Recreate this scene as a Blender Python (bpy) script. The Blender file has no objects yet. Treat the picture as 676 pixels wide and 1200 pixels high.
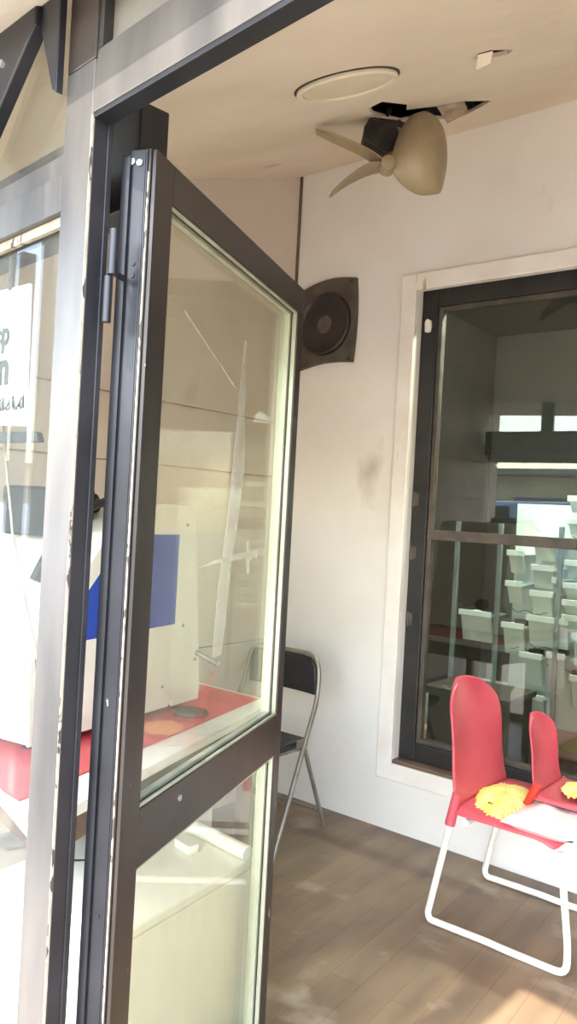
import bpy, bmesh, math, random
from mathutils import Vector, Matrix
from mathutils.geometry import delaunay_2d_cdt
random.seed(7)
SC = bpy.context.scene
COL = SC.collection

# ------------------------------------------------------------------ materials
def mat(name, c1, c2=None, scale=8.0, rough=.5, metal=0.0, bump=0.0, stretch=(1, 1, 1), detail=6, lo=.35, hi=.65, spec=.5, bscale=None, coat=0):
    m = bpy.data.materials.new(name); m.use_nodes = True
    nt = m.node_tree; N = nt.nodes; L = nt.links
    b = N['Principled BSDF']
    b.inputs['Base Color'].default_value = (*c1, 1)
    b.inputs['Roughness'].default_value = rough
    b.inputs['Metallic'].default_value = metal
    b.inputs['Specular IOR Level'].default_value = spec
    b.inputs['Coat Weight'].default_value = coat
    tc = N.new('ShaderNodeTexCoord'); mp = N.new('ShaderNodeMapping')
    mp.inputs['Scale'].default_value = stretch
    L.new(tc.outputs['Object'], mp.inputs[0])
    if c2:
        n = N.new('ShaderNodeTexNoise'); n.inputs['Scale'].default_value = scale; n.inputs['Detail'].default_value = detail
        L.new(mp.outputs[0], n.inputs['Vector'])
        r = N.new('ShaderNodeValToRGB')
        r.color_ramp.elements[0].position = lo; r.color_ramp.elements[1].position = hi
        r.color_ramp.elements[0].color = (*c1, 1); r.color_ramp.elements[1].color = (*c2, 1)
        L.new(n.outputs[0], r.inputs[0]); L.new(r.outputs[0], b.inputs['Base Color'])
    if bump:
        n2 = N.new('ShaderNodeTexNoise'); n2.inputs['Scale'].default_value = bscale or scale * 2; n2.inputs['Detail'].default_value = 8
        L.new(mp.outputs[0], n2.inputs['Vector'])
        bp = N.new('ShaderNodeBump'); bp.inputs['Strength'].default_value = bump; bp.inputs['Distance'].default_value = .02
        L.new(n2.outputs[0], bp.inputs['Height']); L.new(bp.outputs[0], b.inputs['Normal'])
    return m

def add_scratches(m, col, scale, thresh, stretch=(1, 1, 1), soft=.03):
    """chipped / stained spots mixed over the base colour"""
    nt = m.node_tree; N = nt.nodes; L = nt.links; b = N['Principled BSDF']
    tc = N.new('ShaderNodeTexCoord'); mp = N.new('ShaderNodeMapping'); mp.inputs['Scale'].default_value = stretch
    mp.inputs['Location'].default_value = (3.1, 7.7, 1.3)
    L.new(tc.outputs['Object'], mp.inputs[0])
    n = N.new('ShaderNodeTexNoise'); n.inputs['Scale'].default_value = scale; n.inputs['Detail'].default_value = 7
    L.new(mp.outputs[0], n.inputs['Vector'])
    r = N.new('ShaderNodeMapRange'); r.inputs[1].default_value = thresh; r.inputs[2].default_value = thresh + soft
    L.new(n.outputs[0], r.inputs[0])
    mx = N.new('ShaderNodeMix'); mx.data_type = 'RGBA'
    L.new(r.outputs[0], mx.inputs[0])
    s = b.inputs['Base Color']
    if s.is_linked: L.new(s.links[0].from_socket, mx.inputs[6])
    else: mx.inputs[6].default_value = s.default_value
    mx.inputs[7].default_value = (*col, 1)
    L.new(mx.outputs[2], s)
    return m

def glass(name, tint, f0, dirt=0.0, dirtcol=(.8, .78, .7), rough=0.0):
    m = bpy.data.materials.new(name); m.use_nodes = True
    nt = m.node_tree; N = nt.nodes; L = nt.links
    N.remove(N['Principled BSDF']); out = N['Material Output']
    t = N.new('ShaderNodeBsdfTransparent'); t.inputs[0].default_value = (*tint, 1)
    g = N.new('ShaderNodeBsdfGlossy'); g.inputs['Roughness'].default_value = rough
    lw = N.new('ShaderNodeLayerWeight'); lw.inputs[0].default_value = .5
    p = N.new('ShaderNodeMath'); p.operation = 'POWER'; p.inputs[1].default_value = 5
    L.new(lw.outputs['Facing'], p.inputs[0])
    ma = N.new('ShaderNodeMath'); ma.operation = 'MULTIPLY_ADD'; ma.inputs[1].default_value = 1 - f0; ma.inputs[2].default_value = f0
    L.new(p.outputs[0], ma.inputs[0])
    mx = N.new('ShaderNodeMixShader'); L.new(ma.outputs[0], mx.inputs[0]); L.new(t.outputs[0], mx.inputs[1]); L.new(g.outputs[0], mx.inputs[2])
    last = mx
    if dirt:
        d = N.new('ShaderNodeBsdfDiffuse'); d.inputs[0].default_value = (*dirtcol, 1)
        tc = N.new('ShaderNodeTexCoord'); mp = N.new('ShaderNodeMapping'); mp.inputs['Scale'].default_value = (1, 1, .35)
        L.new(tc.outputs['Object'], mp.inputs[0])
        n = N.new('ShaderNodeTexNoise'); n.inputs['Scale'].default_value = 7; n.inputs['Detail'].default_value = 9; n.inputs['Roughness'].default_value = .7
        L.new(mp.outputs[0], n.inputs['Vector'])
        r = N.new('ShaderNodeMapRange'); r.inputs[1].default_value = .3; r.inputs[2].default_value = .85; r.inputs[3].default_value = dirt * .3; r.inputs[4].default_value = dirt * 2.4
        L.new(n.outputs[0], r.inputs[0])
        m2 = N.new('ShaderNodeMixShader'); L.new(r.outputs[0], m2.inputs[0]); L.new(mx.outputs[0], m2.inputs[1]); L.new(d.outputs[0], m2.inputs[2])
        last = m2
    L.new(last.outputs[0], out.inputs[0])
    return m

def emis(name, c, s):
    m = bpy.data.materials.new(name); m.use_nodes = True
    b = m.node_tree.nodes['Principled BSDF']
    b.inputs['Base Color'].default_value = (*c, 1)
    b.inputs['Emission Color'].default_value = (*c, 1); b.inputs['Emission Strength'].default_value = s
    return m

M = {}
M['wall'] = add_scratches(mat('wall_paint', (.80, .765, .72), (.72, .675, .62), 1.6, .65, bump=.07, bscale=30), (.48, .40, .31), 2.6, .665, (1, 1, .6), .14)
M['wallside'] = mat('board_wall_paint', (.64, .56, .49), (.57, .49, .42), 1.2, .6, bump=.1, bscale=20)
M['ceil'] = add_scratches(mat('ceiling_board', (.76, .67, .54), (.66, .57, .44), 1.5, .7, bump=.15, bscale=12), (.42, .33, .23), 2.2, .68, (1, 2, 1), .12)
M['trimw'] = add_scratches(mat('old_white_gloss', (.82, .78, .73), (.75, .69, .62), 6, .4, bump=.2), (.40, .33, .25), 14, .66, (1, 1, .2), .05)
M['door'] = add_scratches(mat('dark_brown_steel', (.014, .0105, .0095), (.034, .024, .019), 5, .38, .0, bump=.08, stretch=(1, 1, .2)), (.45, .38, .30), 55, .74, (1, 1, .25), .02)
M['dooredge'] = add_scratches(mat('black_steel', (.010, .010, .013), (.02, .02, .024), 5, .36, .2, bump=.05), (.5, .45, .38), 50, .75, (1, 1, .3), .02)
M['post'] = add_scratches(mat('weathered_steel', (.062, .058, .056), (.145, .13, .115), 4, .34, .35, stretch=(1.5, 1.5, .35), bump=.05), (.55, .48, .38), 34, .76, (1, 1, .3), .03)
M['chip'] = add_scratches(mat('chipped_cream_edge', (.38, .32, .23), (.27, .22, .16), 40, .7), (.05, .04, .03), 60, .58, (1, 1, .4), .03)
M['bead'] = mat('pale_glazing_bead', (.50, .50, .38), (.36, .37, .27), 14, .35, .3, stretch=(1, 1, .2))
M['dark'] = mat('black_paint', (.012, .012, .012), (.025, .022, .02), 9, .5)
M['panel'] = mat('grey_board', (.36, .33, .28), (.25, .23, .20), 6, .7, detail=9, bump=.2)
M['headpanel'] = mat('grimy_board', (.15, .135, .115), (.09, .08, .07), 7, .7, detail=9, bump=.2)
M['glass'] = glass('clear_glass', (.97, .98, .95), .03, .02)
M['glassdoor'] = glass('dusty_door_glass', (.95, .96, .90), .05, .05, (.75, .70, .58))
M['glass_mark'] = glass('pale_streak', (.9, .9, .85), .02, .21, (.85, .82, .74))
M['tinted'] = glass('dark_tinted_glass', (.72, .74, .70), .07)
M['tube'] = mat('white_tube_paint', (.80, .77, .70), (.66, .62, .54), 18, .35, bump=.03)
M['red'] = mat('red_plastic', (.50, .06, .08), (.58, .085, .11), 5, .38, bump=.05, bscale=90)
M['redv'] = mat('orange_red_plastic', (.62, .04, .02), (.50, .03, .02), 8, .3)
M['yellow'] = mat('yellow_cloth', (.86, .60, .12), (.92, .74, .30), 14, .85, bump=.3)
M['plastic_bag'] = mat('white_film', (.86, .80, .78), (.80, .62, .60), 7, .3, bump=.5, bscale=14)
M['machine'] = mat('cream_white_enamel', (.80, .77, .69), (.75, .71, .62), 3, .35)
M['blue'] = mat('blue_vinyl', (.015, .05, .36), (.03, .08, .44), 3, .3)
M['mat_red'] = mat('red_sheet', (.55, .05, .07), (.62, .10, .10), 4, .4)
M['white'] = mat('white_laminate', (.82, .80, .76), (.76, .74, .70), 3, .35)
M['brown'] = mat('brown_board', (.16, .10, .07), (.11, .07, .05), 8, .5)
M['box'] = mat('ivory_enamel', (.80, .78, .68), (.74, .71, .60), 2, .35)
M['chairgrey'] = mat('grey_steel_tube', (.30, .27, .22), (.22, .20, .16), 12, .35, .5)
M['vinyl'] = mat('black_vinyl', (.010, .010, .013), (.02, .02, .022), 30, .45, bump=.1)
M['spk'] = mat('dusty_black_metal', (.055, .042, .034), (.10, .08, .06), 11, .6)
M['cone'] = mat('black_cone_paper', (.014, .012, .011), (.035, .027, .022), 8, .33)
M['fan'] = mat('yellowed_plastic', (.36, .28, .16), (.25, .19, .11), 7, .38, bump=.05)
M['motor'] = mat('grimy_black_metal', (.012, .010, .009), (.04, .03, .02), 18, .5, bump=.3)
M['steel'] = mat('dull_steel', (.5, .5, .5), (.35, .35, .35), 20, .3, .8)
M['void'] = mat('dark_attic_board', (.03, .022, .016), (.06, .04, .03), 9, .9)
M['torn'] = mat('torn_board_edge', (.45, .36, .27), (.25, .17, .11), 20, .9, bump=.5)
M['lamp'] = mat('cream_lamp_cover', (.74, .68, .50), (.66, .58, .40), 4, .4)
M['print'] = mat('black_print', (.02, .02, .025), None)
M['signw'] = mat('white_sign_film', (.84, .85, .86), (.78, .79, .80), 3, .5)
M['cord'] = mat('grey_cord', (.42, .38, .32), (.3, .28, .24), 20, .6)
M['rack'] = mat('green_grey_frame', (.20, .24, .22), (.14, .17, .16), 10, .4)
M['tray'] = mat('pale_tray', (.78, .82, .76), (.66, .72, .66), 5, .4)
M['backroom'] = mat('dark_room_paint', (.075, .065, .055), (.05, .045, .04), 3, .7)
M['road'] = mat('dusty_ground', (.38, .34, .28), (.29, .26, .22), 2, .9, bump=.2)
M['bldg'] = mat('cream_render', (.86, .78, .58), (.76, .68, .50), 1.5, .8)
M['carwhite'] = mat('white_car_paint', (.78, .78, .77), None, rough=.2, coat=.6)
M['carblue'] = mat('blue_car_paint', (.30, .42, .58), None, rough=.2, coat=.6)
M['tyre'] = mat('tyre_rubber', (.02, .02, .02), None, rough=.8)
M['carglass'] = mat('dark_car_glass', (.02, .025, .03), None, rough=.05)
M['postblue'] = mat('blue_grey_paint', (.12, .16, .22), (.09, .12, .17), 4, .45)

def floor_mat():
    m = mat('wood_look_vinyl', (.26, .175, .105), (.165, .11, .07), 2.4, .42, stretch=(3.2, .8, 1), detail=9, bump=.05)
    nt = m.node_tree; N = nt.nodes; L = nt.links; b = N['Principled BSDF']
    tc = N.new('ShaderNodeTexCoord'); mp = N.new('ShaderNodeMapping'); mp.inputs['Rotation'].default_value = (0, 0, math.pi / 2 - .06)
    L.new(tc.outputs['Object'], mp.inputs[0])
    br = N.new('ShaderNodeTexBrick'); br.inputs['Scale'].default_value = 1; br.inputs['Brick Width'].default_value = .9; br.inputs['Row Height'].default_value = .11
    br.inputs['Mortar Size'].default_value = .0015; br.inputs['Color1'].default_value = (1, 1, 1, 1); br.inputs['Color2'].default_value = (.78, .78, .78, 1); br.inputs['Mortar'].default_value = (.55, .5, .45, 1)
    L.new(mp.outputs[0], br.inputs['Vector'])
    mx = N.new('ShaderNodeMix'); mx.data_type = 'RGBA'; mx.blend_type = 'MULTIPLY'; mx.inputs[0].default_value = .75
    s = b.inputs['Base Color']; L.new(s.links[0].from_socket, mx.inputs[6]); L.new(br.outputs[0], mx.inputs[7]); L.new(mx.outputs[2], s)
    add_scratches(m, (.42, .34, .25), 4.5, .60, (1, 1, 1), .22)
    add_scratches(m, (.09, .06, .045), 1.3, .60, (1, 1.7, 1), .2)
    return m
M['floor'] = floor_mat()

# ------------------------------------------------------------------ mesh helpers
def new_bm(): return bmesh.new()
def box(bm, x0, x1, y0, y1, z0, z1):
    v = [bm.verts.new(p) for p in ((x0, y0, z0), (x1, y0, z0), (x1, y1, z0), (x0, y1, z0), (x0, y0, z1), (x1, y0, z1), (x1, y1, z1), (x0, y1, z1))]
    for f in ((3, 2, 1, 0), (4, 5, 6, 7), (0, 1, 5, 4), (1, 2, 6, 5), (2, 3, 7, 6), (3, 0, 4, 7)): bm.faces.new([v[i] for i in f])
    return v
def prism(bm, pts, a, b, axis='y'):
    """pts 2D polygon; extruded between a and b along the axis"""
    def P(p, t):
        if axis == 'y': return (p[0], t, p[1])
        if axis == 'x': return (t, p[0], p[1])
        return (p[0], p[1], t)
    A = [bm.verts.new(P(p, a)) for p in pts]; B = [bm.verts.new(P(p, b)) for p in pts]
    n = len(pts)
    bm.faces.new(A); bm.faces.new(B[::-1])
    for i in range(n): bm.faces.new((A[i], B[i], B[(i + 1) % n], A[(i + 1) % n]))
def cyl(bm, p0, p1, r0, r1=None, seg=16):
    r1 = r0 if r1 is None else r1
    p0 = Vector(p0); p1 = Vector(p1); d = (p1 - p0).normalized()
    a = d.orthogonal().normalized(); b = d.cross(a)
    A = []; B = []
    for i in range(seg):
        t = 2 * math.pi * i / seg; o = a * math.cos(t) + b * math.sin(t)
        A.append(bm.verts.new(p0 + o * r0)); B.append(bm.verts.new(p1 + o * r1))
    bm.faces.new(A[::-1]); bm.faces.new(B)
    for i in range(seg): bm.faces.new((A[i], A[(i + 1) % seg], B[(i + 1) % seg], B[i]))
def smooth_path(pts, rad=.05, n=6, closed=False):
    """round the corners of a polyline"""
    P = [Vector(p) for p in pts]; out = []
    L = len(P)
    for i in range(L):
        if not closed and i in (0, L - 1): out.append(P[i]); continue
        a = P[i - 1]; b = P[i]; c = P[(i + 1) % L]
        da = (a - b); dc = (c - b); r = min(rad, da.length * .45, dc.length * .45)
        p = b + da.normalized() * r; q = b + dc.normalized() * r
        for k in range(n + 1):
            t = k / n; out.append((1 - t) ** 2 * p + 2 * t * (1 - t) * b + t * t * q)
    return out
def tube(bm, pts, r, seg=10, closed=False):
    P = [Vector(p) for p in pts]; n = len(P); rings = []
    up = None
    for i in range(n):
        if closed: d = (P[(i + 1) % n] - P[i - 1]).normalized()
        else: d = (P[min(i + 1, n - 1)] - P[max(i - 1, 0)]).normalized()
        if up is None: up = d.orthogonal().normalized()
        up = (up - d * up.dot(d)).normalized(); s = d.cross(up)
        rr = r(i / (n - 1)) if callable(r) else r
        rings.append([bm.verts.new(P[i] + (up * math.cos(2 * math.pi * k / seg) + s * math.sin(2 * math.pi * k / seg)) * rr) for k in range(seg)])
    m = n if closed else n - 1
    for i in range(m):
        a = rings[i]; b = rings[(i + 1) % n]
        for k in range(seg): bm.faces.new((a[k], a[(k + 1) % seg], b[(k + 1) % seg], b[k]))
    if not closed: bm.faces.new(rings[0][::-1]); bm.faces.new(rings[-1])
def grid_surf(bm, rows):
    V = [[bm.verts.new(p) for p in r] for r in rows]
    for i in range(len(V) - 1):
        for j in range(len(V[0]) - 1): bm.faces.new((V[i][j], V[i][j + 1], V[i + 1][j + 1], V[i + 1][j]))
    return V
def revolve(bm, prof, seg=32, axis='z', c=(0, 0, 0)):
    """prof: (r, h) list"""
    R = []
    for r, h in prof:
        ring = []
        for k in range(seg):
            t = 2 * math.pi * k / seg; a, b = r * math.cos(t), r * math.sin(t)
            p = (a, b, h) if axis == 'z' else ((a, h, b) if axis == 'y' else (h, a, b))
            ring.append(bm.verts.new((c[0] + p[0], c[1] + p[1], c[2] + p[2])))
        R.append(ring)
    for i in range(len(R) - 1):
        for k in range(seg): bm.faces.new((R[i][k], R[i][(k + 1) % seg], R[i + 1][(k + 1) % seg], R[i + 1][k]))
    bm.faces.new(R[0][::-1]); bm.faces.new(R[-1])

def obj(name, bm, m, parent=None, bevel=0, smooth=False, solid=0, sub=0, label=None, kind=None):
    bmesh.ops.recalc_face_normals(bm, faces=bm.faces)
    me = bpy.data.meshes.new(name); bm.to_mesh(me); bm.free()
    o = bpy.data.objects.new(name, me); COL.objects.link(o)
    me.materials.append(M[m] if isinstance(m, str) else m)
    if parent: o.parent = parent
    if solid:
        s = o.modifiers.new('s', 'SOLIDIFY'); s.thickness = solid; s.offset = 0
    if bevel:
        b = o.modifiers.new('b', 'BEVEL'); b.width = bevel; b.segments = 2; b.limit_method = 'ANGLE'
    if sub:
        s = o.modifiers.new('u', 'SUBSURF'); s.levels = sub; s.render_levels = sub
    if smooth:
        for p in me.polygons: p.use_smooth = True
        if not sub: me.set_sharp_from_angle(angle=math.radians(40))
    if label: o['label'] = label
    if kind: o['kind'] = kind
    return o
def thing(name, label=None, cat=None, loc=(0, 0, 0), rz=0, group=None, kind=None):
    o = bpy.data.objects.new(name, None); COL.objects.link(o)
    o.location = loc; o.rotation_euler = (0, 0, rz); o.empty_display_size = .1
    tag(o, label, cat, group, kind)
    return o
def tag(o, label=None, cat=None, group=None, kind=None):
    if label: o['label'] = label
    if cat: o['category'] = cat
    if group: o['group'] = group
    if kind: o['kind'] = kind
    return o
def bx(name, dims, m, parent=None, bevel=.002, **k):
    b = new_bm(); box(b, *dims); return obj(name, b, m, parent, bevel, **k)

# ------------------------------------------------------------------ room shell
XL, XR, YB = -2.70, 2.0, 3.33
def ceil_z(y): return 3.31 + .372 * (y - 3.33)
SLOPE = math.atan(.372)
# facade frame: local x to the right along the shop front, local y inwards, origin at the door post
FA = -math.atan2(.110, .994)
P0 = (-1.095, .7906, 0)
def fw(u, v, z): return Vector((P0[0] + u * .994 + v * .110, P0[1] - u * .110 + v * .994, z))
def fac(name, dims, m, bevel=.002, **k):
    o = bx(name, dims, m, None, bevel, **k); o.location = P0; o.rotation_euler = (0, 0, FA); return o

b = new_bm(); prism(b, [(XL - .1, 1.0), (XL - .1, 7.6), (XR + .1, 7.6), (XR + .1, .40), (P0[0], P0[1] - .01)][::-1], -.12, 0, 'z'); obj('floor', b, 'floor', kind='structure')
WX0, WX1, WZ0, WZ1 = -1.945, .35, .33, 2.607
b = new_bm()
box(b, XL - .1, WX0 - .0, YB, YB + .16, 0, 3.7); box(b, WX1, XR + .1, YB, YB + .16, 0, 3.7)
box(b, WX0, WX1, YB, YB + .16, 0, WZ0); box(b, WX0, WX1, YB, YB + .16, WZ1, 3.7)
obj('wall_back', b, 'wall', kind='structure')
# left wall in three tiers of board with open joints
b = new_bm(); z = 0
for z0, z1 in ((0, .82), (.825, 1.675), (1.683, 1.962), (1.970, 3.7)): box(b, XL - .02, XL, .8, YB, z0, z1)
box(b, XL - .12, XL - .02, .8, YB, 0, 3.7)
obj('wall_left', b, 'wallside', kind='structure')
b = new_bm(); box(b, XR, XR + .1, .45, YB, 0, 3.7); obj('wall_right', b, 'wall', kind='structure')
b = new_bm(); box(b, XL, XL + .012, YB - .014, YB, 0, ceil_z(YB)); obj('trim_1', b, 'brown', bevel=.002, kind='structure')
# ceiling: one sloping board with two torn holes
holeB = [(-1.575, 2.29), (-1.50, 2.26), (-1.50, 2.42), (-1.55, 2.50), (-1.48, 2.60), (-1.40, 2.66), (-1.36, 2.80), (-1.43, 2.86), (-1.53, 2.93), (-1.60, 2.95), (-1.62, 2.80), (-1.68, 2.66), (-1.66, 2.52), (-1.63, 2.40)]
holeA = [(-1.055, 2.07), (-1.02, 2.08), (-.99, 2.16), (-1.02, 2.19), (-1.06, 2.17), (-1.09, 2.12)]
outer = [(XL - .02, .80), (XR, .42), (XR, YB), (XL - .02, YB)]
verts = [Vector(p) for p in outer + holeB + holeA]
edges = []; s = 0
for L_ in (len(outer), len(holeB), len(holeA)):
    edges += [(s + i, s + (i + 1) % L_) for i in range(L_)]; s += L_
vv, ee, ff, *_ = delaunay_2d_cdt(verts, edges, [list(range(4)), list(range(4, 4 + len(holeB))), list(range(4 + len(holeB), s))], 1, 1e-6)
def inside(p, poly):
    c = False; j = len(poly) - 1
    for i in range(len(poly)):
        if (poly[i][1] > p[1]) != (poly[j][1] > p[1]) and p[0] < (poly[j][0] - poly[i][0]) * (p[1] - poly[i][1]) / (poly[j][1] - poly[i][1]) + poly[i][0]: c = not c
        j = i
    return c
b = new_bm(); V = [b.verts.new((p[0], p[1], ceil_z(p[1]))) for p in vv]
for f in ff:
    cx = sum(vv[i][0] for i in f) / len(f); cy = sum(vv[i][1] for i in f) / len(f)
    if inside((cx, cy), holeA) or inside((cx, cy), holeB): continue
    b.faces.new([V[i] for i in f])
r = bmesh.ops.extrude_face_region(b, geom=b.faces[:]); bmesh.ops.translate(b, vec=(0, 0, .014), verts=[g for g in r['geom'] if isinstance(g, bmesh.types.BMVert)])
ce = obj('ceiling', b, 'ceil', kind='structure')
# attic boards above the holes
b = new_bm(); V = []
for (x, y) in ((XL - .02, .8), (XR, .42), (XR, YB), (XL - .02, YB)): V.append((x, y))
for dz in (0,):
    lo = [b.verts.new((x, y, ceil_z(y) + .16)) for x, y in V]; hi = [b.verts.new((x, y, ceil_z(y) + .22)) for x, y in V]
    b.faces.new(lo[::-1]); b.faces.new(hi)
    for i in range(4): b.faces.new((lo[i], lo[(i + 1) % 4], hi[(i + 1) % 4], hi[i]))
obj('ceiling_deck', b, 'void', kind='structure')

# torn flaps of ceiling board hanging at the holes
def flap(name, pts, label, parent=None, m='torn'):
    b = new_bm(); vs = [b.verts.new(p) for p in pts]; b.faces.new(vs)
    o = obj(name, b, m, parent, solid=.004); return o
def cz(x, y, d=0): return (x, y, ceil_z(y) + d)
fl = flap('ceiling_flap', [cz(-1.055, 2.07, -.003), cz(-1.015, 2.085, -.003), (-1.03, 2.10, ceil_z(2.12) - .040), (-1.068, 2.09, ceil_z(2.1) - .045)], '', m='ceil')
tag(fl, 'small white flap of torn board hanging from the little ceiling hole', 'ceiling board scrap')
fl = flap('ceiling_flap', [cz(-1.48, 2.60, -.003), cz(-1.40, 2.66, -.003), (-1.42, 2.74, ceil_z(2.74) - .03), (-1.50, 2.72, ceil_z(2.7) - .045)], '')
tag(fl, 'brown torn strip of board at the edge of the big ceiling hole', 'ceiling board scrap')
fl = flap('ceiling_flap', [cz(-1.64, 2.42, -.003), cz(-1.66, 2.55, -.003), (-1.60, 2.60, ceil_z(2.6) - .035), (-1.57, 2.45, ceil_z(2.45) - .03)], '')
tag(fl, 'ragged brown board sliver hanging above the black fan motor', 'ceiling board scrap')

# round ceiling light
rl = thing('ceiling_light', 'round cream flush ceiling light with thin rim, unlit', 'ceiling light', (-1.39, 1.90, ceil_z(1.90)))
rl.rotation_euler = (SLOPE, 0, 0)
b = new_bm(); revolve(b, [(.150, .0), (.152, -.010), (.146, -.016), (.134, -.014), (.134, 0)], 48); obj('rim', b, 'ceil', rl, smooth=True)
b = new_bm(); revolve(b, [(.149, .006), (.158, .004), (.158, -.003), (.149, -.003)], 48); obj('rim_shadow_ring', b, 'motor', rl, smooth=True)  # shadow line around the rim, built in as a dark ring
b = new_bm(); revolve(b, [(.134, -.004), (.132, -.009), (.09, -.014), (.03, -.016), (.002, -.016)], 48); obj('lamp_cover', b, 'lamp', rl, smooth=True)

# ------------------------------------------------------------------ back window
w = thing('window_1', 'big dark tinted window with black frame and white surround', kind='structure')
b = new_bm()
T = .075
def ring(b, x0, x1, z0, z1, t, y0, y1, sides='LRTB'):
    if 'L' in sides: box(b, x0, x0 + t, y0, y1, z0, z1)
    if 'R' in sides: box(b, x1 - t, x1, y0, y1, z0, z1)
    if 'T' in sides: box(b, x0 + t, x1 - t, y0, y1, z1 - t, z1)
    if 'B' in sides: box(b, x0 + t, x1 - t, y0, y1, z0, z0 + t)
ring(b, WX0 - .078, WX1 + .078, WZ0 - .085, WZ1 + .066, .080, YB - .022, YB + .02)
obj('window_trim', b, 'trimw', w, .004)
b = new_bm(); box(b, WX0, WX1, YB - .01, YB + .14, WZ0 - .02, WZ0 + .012); obj('window_sill', b, 'brown', w, .003)
b = new_bm(); ring(b, WX0, WX1, WZ0 + .012, WZ1, .085, YB + .05, YB + .12); obj('window_frame', b, 'dark', w, .004)
b = new_bm(); ring(b, WX0 + .085, WX1 - .085, WZ0 + .097, WZ1 - .085, .022, YB + .062, YB + .10); obj('inner_bead', b, 'spk', w, .003)
b = new_bm(); box(b, WX0 + .085, -1.15, YB + .06, YB + .10, 1.405, 1.452); obj('mullion', b, 'spk', w, .003)
b = new_bm(); box(b, WX0 + .09, WX1 - .09, YB + .080, YB + .088, WZ0 + .10, WZ1 - .09); obj('window_glass', b, 'tinted', w)
b = new_bm(); prism(b, [(-1.915, 2.40), (-1.89, 2.40), (-1.885, 2.425), (-1.887, 2.455), (-1.905, 2.465), (-1.917, 2.45)], YB + .03, YB + .05); obj('window_latch', b, 'trimw', w, .004)
for z in (1.56, 1.30, .98): # small old hinges on the black frame
    b = new_bm(); cyl(b, (-1.93, YB + .043, z), (-1.93, YB + .043, z + .07), .006); box(b, -1.93, -1.905, YB + .043, YB + .05, z + .005, z + .065); obj('frame_hinge', b, 'spk', w, .001)

# room behind the tinted glass
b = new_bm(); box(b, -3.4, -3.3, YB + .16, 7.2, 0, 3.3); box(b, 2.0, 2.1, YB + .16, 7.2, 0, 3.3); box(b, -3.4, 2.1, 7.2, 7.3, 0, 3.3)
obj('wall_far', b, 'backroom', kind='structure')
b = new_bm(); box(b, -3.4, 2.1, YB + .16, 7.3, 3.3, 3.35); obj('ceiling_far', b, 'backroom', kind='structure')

# display rack: uprights carrying pale lipped trays, behind the glass
rack = thing('display_rack', 'tall display rack of pale lipped trays behind the tinted window', 'display rack', (0, 4.25, 0))
for x in (-2.10, -1.84, -1.50, -1.16):
    for y in (-.05,):
        b = new_bm(); box(b, x - .012, x + .012, y - .012, y + .012, 0, 1.50); obj('upright', b, 'rack', rack, .002)
b = new_bm(); box(b, -1.84, -.8, .16, .18, .38, 1.62); obj('back_panel', b, 'tray', rack, .002)
def tray(x0, x1, z, h):
    b = new_bm()
    box(b, x0, x1, -.04, .16, z, z + .010); box(b, x0, x1, -.055, -.04, z - .004, z + .028)
    prism(b, [(-.045, z - .0), (-.02, z - .0), (.02, z - h), (.0, z - h)], x0 + .01, x1 - .01, 'x')
    obj('tray', b, 'tray', rack, .002)
trays = [(-2.07, -1.87, .97, .15), (-1.81, -1.68, .93, .15), (-1.67, -1.44, .985, .14), (-1.70, -1.57, .78, .15), (-1.55, -1.45, .80, .16), (-1.48, -1.19, 1.09, .09), (-1.48, -1.19, 1.18, .07), (-1.48, -1.19, 1.40, .08), (-1.48, -1.19, 1.30, .07),
         (-1.66, -1.53, 1.26, .10), (-1.42, -1.19, .92, .15), (-1.42, -1.19, .70, .15), (-1.48, -1.19, 1.52, .06), (-1.48, -1.19, 1.64, .06), (-1.82, -1.55, .56, .12), (-1.66, -1.53, 1.12, .12), (-1.80, -1.70, 1.16, .10), (-1.80, -1.70, 1.33, .10), (-1.66, -1.53, 1.40, .09), (-1.54, -1.49, 1.20, .09), (-1.48, -1.19, 1.01, .07)]
for t in trays: tray(*t)
spots = [(-1.93, .975, 0), (-1.73, .935, 1), (-1.62, .99, 2), (-1.50, .99, 3), (-1.64, .785, 4), (-1.50, .805, 5), (-1.40, 1.095, 6), (-1.28, 1.095, 7), (-1.38, .925, 8), (-1.26, .925, 9), (-1.40, .705, 10), (-1.30, 1.405, 11)]
lab = ['first from the left on the widest left tray', 'on the small tray right of the left upright', 'left one on the middle tray', 'right one on the middle tray', 'on the low left tray', 'on the low right tray',
       'left one on the right-hand upper tray', 'right one on the right-hand upper tray', 'left one on the tray at the right edge', 'right one on the tray at the right edge', 'on the lowest tray at the right edge', 'on the topmost right-hand tray']
def gadget(first=None):
    g = thing('charger_box', 'x', 'electronic device')
    b = new_bm(); box(b, -.035, .035, 0, .05, 0, .035); obj('body', b, 'dark', g, .004)
    b = new_bm(); tube(b, smooth_path([(-.03, .0, .02), (-.07, -.035, .045), (-.12, -.03, .02), (-.16, -.02, .05)], .03), .0022, 6); obj('cable', b, 'dark', g)
    return g
g0 = gadget()
for i, (x, z, k) in enumerate(spots):
    if i == 0: g = g0
    else:
        g = g0.copy(); COL.objects.link(g)
        for ch in list(g0.children):
            c = ch.copy(); COL.objects.link(c); c.parent = g
    g.location = (x, 4.27, z)
    tag(g, 'black device with cable, ' + lab[k], 'electronic device', 'black devices on the display rack')
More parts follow.
